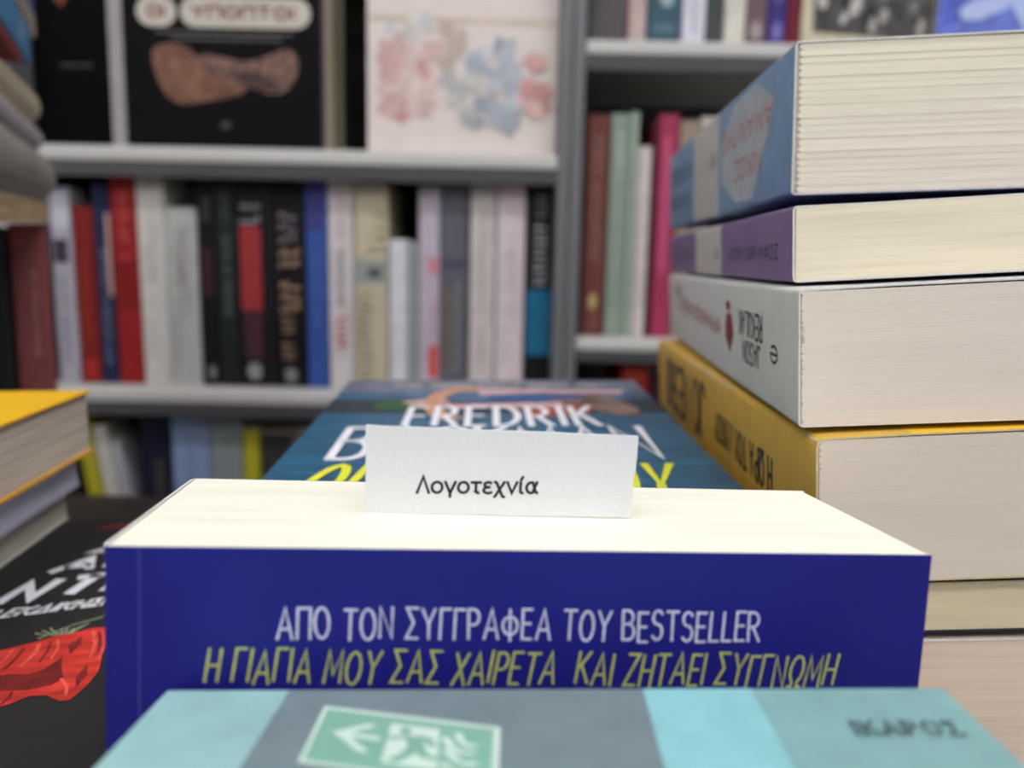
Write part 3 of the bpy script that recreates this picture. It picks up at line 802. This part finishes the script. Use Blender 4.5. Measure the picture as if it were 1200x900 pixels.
# black cover, crossed forearms, two white title pills
uw, uh = .2325, .29
ux = lambda px: (px - 128) * .000919
uz = lambda py: (186 - py) * .000868 + .0010
P_ = lambda pts: soft([(ux(a), uz(b)) for a, b in pts])
m_blackc = mat((14, 12, 15), .6, .08, .06, 90)
m_skin = mat((126, 88, 70), .6, .3, .25, 70)
m_skin2 = mat((128, 96, 86), .6, .3, .35, 140)
m_skin3 = mat((78, 58, 56), .6, .3, .35, 140)
m_pill = mat((198, 192, 180), .6, .3, .03)
m_rt = mat((112, 30, 32), .6, .3, .1, 300)
pr = [('f', [rectp(.0002, .0002, .0150, uh - .0002)], mat((158, 152, 154), .5, .4, .04, 60)),
      ('f', [rectp(uw - .004, .0002, uw - .0002, uh - .0002)], mat((84, 70, 82), .5)),
      ('f', [P_([(176, 72), (186, 64), (205, 62), (222, 67), (230, 80), (246, 93), (272, 103), (290, 112), (284, 120), (262, 127), (236, 131), (214, 136), (197, 130), (184, 110)])], m_skin),
      ('f', [P_([(224, 84), (238, 73), (262, 78), (288, 84), (314, 76), (334, 65), (347, 72), (349, 92), (340, 113), (322, 122), (300, 116), (272, 104), (246, 97)])], m_skin2),
      ('f', [P_([(262, 96), (296, 92), (316, 100), (330, 116), (312, 118), (284, 112)]), P_([(232, 88), (250, 90), (262, 98), (244, 96)])], m_skin3),
      ('f', [pill(ux(162), uz(43), ux(208), uz(8)), pill(ux(213), uz(43), ux(364), uz(8))], m_pill),
      ('f', [P_([(252, -6), (300, -6), (292, 3), (270, 5), (256, 2)])], m_skin3),
      ('f', [[(ux(x), uz(48)), (ux(x) + .003, uz(48)), (ux(x) + .003, uz(51)), (ux(x), uz(51))] for x in range(184, 340, 5)] +
            [[(ux(x), uz(55)), (ux(x) + .003, uz(55)), (ux(x) + .003, uz(58)), (ux(x), uz(58))] for x in range(202, 328, 5)], mat((112, 110, 110), .6)),
      ('f', write('ΟΙ', ux(175), ux(194), uz(32), .0112, .30), m_rt), ('f', write('ΥΠΟΠΤΟΙ', ux(227), ux(344), uz(32), .0112, .30), m_rt),
      ('f', [ellipse(ux(262), uz(159), .006, .004, 10)], mat((66, 64, 66), .6))]
cp = paper((214, 200, 168), .08, 420, 1500, .4)
fx = -.4395
book('picture_book', facing(fx, .866, zs, .036, 1.0), 'black book facing out with crossed forearms and two white title pills', 'book', uw, uh, .036, m_blackc, cp,
     group='black books with crossed forearms', prints=pr, seed=71, part_pages='page_block')
book('picture_book', facing(fx + .002, .906, zs, .036, 1.0), 'copy right behind the black book with crossed forearms, only its cream page edges showing', 'book', uw, uh, .036, m_blackc, cp,
     group='black books with crossed forearms', seed=72)
# black book with an orange figure at the far left of the shelf
m_or = mat((128, 66, 44), .6, .3, .4, 60)
pr = [('f', [[(.008, .284), (.020, .25), (.012, .20), (.016, .165), (.034, .145), (.044, .158), (.040, .20), (.050, .26), (.046, .284), (.030, .284), (.026, .25)]], m_or),
      ('f', [ellipse(.022, .262, .014, .020, 12, .3, .2, 4)], mat((110, 96, 66), .6, .3, .3, 90)),
      ('f', [rectp(.03, .084, .065, .087)], mat((58, 58, 62), .6))]
book('picture_book', facing(-.5275, .875, zs, .03, 1.0), 'black book facing out with a rusty orange figure, at the far left of the shelf', 'book', .084, .285, .03, mat((5, 6, 9), .6, .06), cp, prints=pr, seed=73)
# pale watercolour cover
rng = random.Random(9)
vw, vh = .2045, .285
vx = lambda px: (px - 431) * .000916
vz = lambda py: (186 - py) * .000868 + .0005
wm = lambda c: mat(c, .6, .25, .10, 45)
pr = [('f', [[(vx(431) + .0003, vz(24)), (vx(655), vz(27)), (vx(655), vz(34)), (vx(431) + .0003, vz(31))]], wm((206, 190, 172)))]
def blobs(x0, x1, y0, y1, cols, n, r0, r1):
    for k in range(n):
        a, b = rng.uniform(x0, x1), rng.uniform(y0, y1)
        pr.append(('f', [ellipse(vx(a), vz(b), rng.uniform(r0, r1), rng.uniform(r0, r1), 12, rng.uniform(0, 3), .3, rng.random())], wm(rng.choice(cols))))
blobs(448, 512, 62, 142, [(216, 186, 182), (208, 172, 168), (220, 196, 190), (208, 160, 158)], 22, .006, .017)
blobs(455, 505, 30, 60, [(206, 206, 208), (214, 208, 204)], 6, .006, .012)
blobs(522, 552, 36, 95, [(196, 180, 168), (206, 190, 180)], 8, .006, .012)
blobs(524, 556, 95, 150, [(186, 188, 186), (200, 198, 192)], 8, .006, .012)
blobs(556, 606, 60, 150, [(190, 194, 202), (176, 182, 192), (204, 206, 212), (168, 172, 184)], 20, .006, .013)
blobs(618, 646, 70, 155, [(216, 170, 166), (206, 156, 152), (226, 190, 184)], 12, .006, .012)
pr = pr[:100]
book('picture_book', facing(-.1625, .866, zs, .02, 1.0), 'pale watercolour picture book facing out, pink and blue blotches on cream', 'book', vw, vh, .02, mat((226, 214, 208), .6, .25, .02, 40), cp, prints=pr, seed=74)

# ================================================================== BOOKCASE: UPRIGHT BOOKS
rows = []
k_ = 0


def spine(x0, x1, z, h, label, rgb, marks=(), bands=(), depth=.14, lean=0.0, group=None, hard=False, y=.866, name=None):
    """one upright book between x0 and x1 (metres), standing at height z above the lens level"""
    global k_
    k_ += 1
    T = x1 - x0 - .0008
    pr = []
    for (u0, u1, v0, v1, c, kind) in marks:            # fractions of spine width and height, top = 1
        a, b_, c0, c1 = u0 * T, u1 * T, v0 * h, v1 * h
        m = mat(c, .6, .3, .05)
        if kind == 'box': pr.append(('s', [[(a, c0), (b_, c0), (b_, c1), (a, c1)]], m))
        elif kind == 'dot': pr.append(('s', [ellipse((a + b_) / 2, (c0 + c1) / 2, (b_ - a) / 2, (c1 - c0) / 2, 12)], m))
        else: pr.append(('s', bars(a, b_, c0, c1, k_), m))
    bd = [(v0 * h, v1 * h, mat(c, .5, .35, .05), 'sbf') for v0, v1, c in bands]
    return book(name or ('hardcover_book' if hard else 'paperback_book'), standing(x0 + .0004, y, CZ + z + .0004, lean), label, 'book', depth, h, T, mat(rgb, .55, .22, .05, 60),
                paper((214, 208, 194), .06, 500, 2000, .3), group=group, prints=pr, bands=bd, c=.002 if hard else .0004, r=min(.0014, T * .2), overhang=.002 if hard else 0.0, seed=k_ + 100, ny=3)


B, D, X_ = 'bars', 'dot', 'box'
g3 = 'upright books on the middle left shelf'
SHELF = [
    (-.5160, -.4920, .217, (176, 172, 184), 'lilac-white paperback at the left end of the middle left shelf', [(.1, .9, .80, .97, (206, 202, 214), X_), (.1, .8, .62, .74, (64, 54, 74), X_), (.3, .6, .1, .55, (140, 134, 150), B)]),
    (-.4910, -.4680, .198, (128, 32, 30), 'dark red paperback between the lilac-white and the navy one', [(.25, .6, .2, .75, (176, 66, 44), B), (.2, .8, .03, .14, (176, 40, 36), X_)]),
    (-.4675, -.4485, .221, (34, 42, 76), 'narrow navy paperback with pale print, left of the bright red one', [(.3, .7, .1, .7, (130, 136, 160), B), (.72, .98, .45, .86, (190, 150, 140), X_)]),
    (-.4475, -.4195, .229, (152, 32, 34), 'bright red paperback with faded lettering on the middle left shelf', [(.3, .7, .62, .95, (200, 96, 88), B), (.05, .95, .36, .60, (130, 16, 20), X_)]),
    (-.4190, -.3885, .230, (206, 202, 196), 'white paperback right of the bright red one', [(.35, .6, .50, .86, (184, 180, 176), B)]),
    (-.3880, -.3530, .198, (182, 182, 178), 'short grey-white paperback beside the black ones', [(.3, .7, .4, .9, (150, 150, 150), B), (.2, .3, .05, .5, (160, 162, 168), X_)]),
    (-.3525, -.3325, .226, (18, 18, 22), 'black paperback with a dim maroon panel, right of the short grey one', [(.25, .75, .82, .93, (92, 92, 98), B), (.2, .8, .45, .68, (58, 28, 38), X_), (.3, .8, .03, .10, (120, 118, 122), D)]),
    (-.3320, -.3105, .227, (32, 40, 38), 'dark green paperback with faint lettering', [(.3, .75, .35, .75, (104, 112, 104), B), (.3, .7, .82, .94, (76, 82, 84), B)]),
    (-.3095, -.2785, .227, (24, 24, 28), 'black paperback with a bright red panel on its spine', [(.15, .9, .80, .97, (140, 138, 146), B), (.12, .88, .38, .79, (160, 50, 54), X_), (.2, .85, .14, .37, (74, 40, 48), X_), (.25, .8, .03, .12, (150, 148, 152), D)]),
    (-.2780, -.2710, .226, (34, 34, 38), 'very thin black paperback beside the red-panelled one', []),
    (-.2705, -.2335, .225, (20, 17, 21), 'black paperback with tan lettering filling its spine', [(.2, .75, .72, .94, (128, 118, 124), B), (.2, .85, .38, .71, (170, 140, 116), B), (.25, .62, .14, .37, (166, 136, 112), B), (.3, .7, .02, .10, (130, 126, 128), D)]),
    (-.2325, -.2085, .230, (56, 88, 160), 'royal blue paperback on the middle left shelf', [(.1, .85, .76, .99, (64, 62, 128), X_), (.3, .7, .3, .7, (86, 116, 180), B)]),
    (-.2075, -.1800, .233, (214, 206, 206), 'white paperback with red lettering low on its spine', [(.3, .7, .72, .95, (212, 176, 178), B), (.3, .65, .40, .68, (112, 112, 116), B), (.25, .75, .20, .37, (190, 66, 70), B)]),
    (-.1785, -.1410, .227, (196, 186, 160), 'patterned beige paperback with a grey patch, left of the short white ones', [(.05, .95, .52, .64, (150, 158, 154), X_), (.4, .8, .55, .60, (84, 92, 92), X_), (.1, .5, .05, .5, (150, 134, 106), B), (.3, .9, .68, .9, (206, 188, 156), B)]),
    (-.1395, -.1195, .168, (216, 216, 222), 'short white paperback on the middle left shelf', []),
    (-.1190, -.1080, .166, (156, 158, 160), 'short thin grey paperback right of the short white one', []),
    (-.1070, -.0830, .226, (192, 180, 194), 'lilac paperback with red marks near its foot', [(.45, .95, .58, .66, (206, 130, 144), X_), (.5, .9, .22, .5, (206, 150, 164), B), (.45, .95, .06, .22, (206, 88, 90), X_)]),
    (-.0822, -.0525, .229, (98, 98, 108), 'charcoal-grey paperback right of the lilac one', [(.05, .95, .60, .64, (72, 74, 88), X_), (.5, .8, .1, .55, (150, 148, 146), B), (.1, .4, .1, .5, (112, 100, 92), X_)]),
    (-.0500, -.0215, .231, (204, 196, 192), 'pale grey paperback between the charcoal and the pinkish one', [(.4, .6, .4, .9, (178, 170, 170), B), (.4, .6, .1, .3, (178, 170, 170), B)]),
    (-.0205, .0115, .231, (216, 200, 204), 'pinkish-white paperback left of the black one with a blue band', [(.45, .7, .4, .7, (206, 186, 194), B)]),
    (.0135, .0425, .232, (20, 20, 22), 'black paperback with a broad blue band at the right end of the shelf', [(.3, .75, .84, .96, (120, 120, 124), B), (.25, .75, .52, .82, (178, 178, 180), B), (0.02, .98, .18, .50, (26, 106, 142), X_)]),
]
for x0, x1, h, c, lab, mk in SHELF:
    spine(x0, x1, SH2, h, lab, c, mk, group=g3)

g4 = 'upright books on the lower right shelf'
for x0, x1, h, c, lab, mk in [
    (.0760, .1005, .239, (116, 66, 58), 'brown book at the left end of the lower right shelf', [(.3, .75, .35, .92, (162, 122, 116), B), (.3, .7, .12, .2, (190, 170, 110), D), (.35, .65, .03, .1, (150, 110, 104), B)]),
    (.1020, .1225, .241, (142, 156, 142), 'sage green book right of the brown one', [(.35, .75, .72, .93, (196, 206, 196), B)]),
    (.1230, .1325, .243, (158, 172, 156), 'thin pale green book beside the sage green one', []),
    (.1330, .1475, .207, (206, 196, 192), 'short white book between the pale green and the maroon one', []),
    (.1480, .1540, .235, (86, 26, 38), 'thin maroon book squeezed left of the pink one', []),
    (.1545, .1760, .241, (166, 58, 92), 'bright pink book on the lower right shelf', [(.3, .6, .3, .9, (196, 84, 120), X_)]),
    (.1770, .1990, .235, (156, 140, 122), 'beige book right of the bright pink one', []),
    (.2000, .2230, .239, (206, 200, 190), 'off-white book partly hidden behind the sky-blue paperback', [])]:
    spine(x0, x1, SR2, h, lab, c, mk, group=g4)

g5 = 'upright books on the upper right shelf'
for x0, x1, h, c, lab, mk in [
    (.0735, .1140, .20, (92, 86, 86), 'thick dark grey book at the left end of the upper right shelf', [(.5, .9, .27, .34, (190, 190, 192), D)]),
    (.1155, .1345, .21, (192, 170, 164), 'dusty pink book on the upper right shelf', []),
    (.1355, .1720, .21, (62, 92, 106), 'wide teal book on the upper right shelf', [(.35, .75, .18, .26, (160, 176, 182), D), (.2, .8, .06, .1, (88, 118, 130), X_)]),
    (.1725, .1975, .22, (218, 214, 226), 'white book right of the wide teal one', [(.4, .65, .05, .2, (186, 184, 204), X_)]),
    (.1980, .2160, .21, (68, 74, 76), 'slate-black book between the two white ones', []),
    (.2170, .2400, .22, (214, 208, 198), 'cream book on the upper right shelf', []),
    (.2405, .2625, .21, (112, 92, 98), 'mauve-brown book with a round pale emblem', [(.2, .8, .035, .12, (168, 152, 152), D)]),
    (.2635, .2830, .21, (62, 50, 122), 'indigo book with a round pale emblem', [(.2, .85, .03, .12, (118, 110, 176), D), (.25, .75, .2, .3, (96, 88, 150), D)]),
    (.2835, .2980, .22, (110, 30, 48), 'thin wine red book at the end of the upper right row', [])]:
    spine(x0, x1, SR1, h, lab, c, mk, group=g5, hard=False)

# face-out picture books on the upper right shelf
zr = CZ + SR1 + .0008
rng = random.Random(14)
qw, qh = .142, .20
pr = [('f', [[(.012, .016), (qw - .001, .008), (qw - .001, qh - .01), (.010, qh - .01)]], mat((84, 82, 80), .6, .3, .3, 60))]
for i in range(26):
    a = .016 + rng.random() * (qw - .03); v = .02 + rng.random() * .09
    c = rng.choice([(196, 192, 186), (60, 58, 58), (130, 126, 122), (40, 40, 42), (170, 166, 160)])
    pr.append(('f', [ellipse(a, v, rng.uniform(.003, .006), rng.uniform(.006, .014), 10, rng.uniform(-.3, .3), .2, i)], mat(c, .6, .3, .1)))
book('picture_book', facing(.3000, .868, zr, .02, 1.0), 'cream-bordered picture book with a black-and-white crowd photograph facing out', 'book', qw, qh, .02, mat((206, 196, 168), .6, .3, .05, 60), cp, prints=pr, seed=81)
pr = [('f', [[(.0, .004), (.055, .016), (.09, .012), (.05, .004)]], mat((62, 80, 92), .6, .3, .2)), ('f', [[(.004, .02), (.06, .05), (.07, .10), (.004, .08)]], mat((92, 110, 206), .6, .3, .2, 60)),
      ('f', [ellipse(.05, .045, .03, .010, 14, .3, .2, 2), ellipse(.09, .05, .012, .025, 14, .2, .2, 3)], mat((186, 200, 240), .6, .3, .1))]
book('picture_book', facing(.4450, .868, zr, .02, 1.0), 'blue picture book facing out right of the black-and-white crowd photograph', 'book', .13, .20, .02, mat((112, 130, 216), .6, .3, .2, 50), cp, prints=pr, seed=82)

# low shelves
g6 = 'books on the lowest left shelf'
for x0, x1, h, c, lab, mk, ln in [
    (-.4280, -.3930, .212, (26, 28, 50), 'dark navy book with small gold print on the lowest left shelf', [(.4, .75, .40, .72, (110, 96, 76), B)], 0),
    (-.3925, -.3490, .211, (140, 160, 196), 'light blue book right of the dark navy one', [(.4, .6, .5, .8, (126, 144, 184), B)], 0),
    (-.3480, -.3110, .203, (140, 150, 148), 'grey-green book right of the light blue one', [], 0),
    (-.3100, -.2910, .188, (186, 178, 46), 'short yellow book on the lowest left shelf', [], 0),
    (-.2900, -.2550, .185, (56, 58, 56), 'dark grey book right of the short yellow one', [], 0),
    (-.2540, -.2240, .19, (120, 110, 100), 'brown-grey book at the right of the lowest left shelf', [], 0)]:
    spine(x0, x1, SH3, h, lab, c, mk, group=g6, lean=ln)
spine(-.4780, -.4600, SH3 + .0004, .222, 'mustard yellow book leaning behind the low left stack', (176, 168, 44), [], group=g6, lean=-8)
spine(-.4585, -.4410, SH3 + .0004, .190, 'off-white book leaning next to the mustard yellow one', (196, 192, 182), [], group=g6, lean=-8)
spine(-.4395, -.4290, SH3 + .0004, .172, 'pale grey book leaning next to the dark navy one', (172, 172, 180), [], group=g6, lean=-8)
g7 = 'books on the lowest right shelf'
spine(.0740, .1020, SR3, .195, 'black book low in the right bookcase', (30, 30, 32), [], group=g7)
spine(.1240, .1560, SR3, .232, 'red book low in the right bookcase, behind the yellow paperback', (150, 40, 36), [(.1, .9, .93, .99, (176, 60, 50), X_)], group=g7)
spine(.1570, .1800, SR3, .225, 'dark maroon book beside the low red one', (54, 26, 34), [], group=g7)
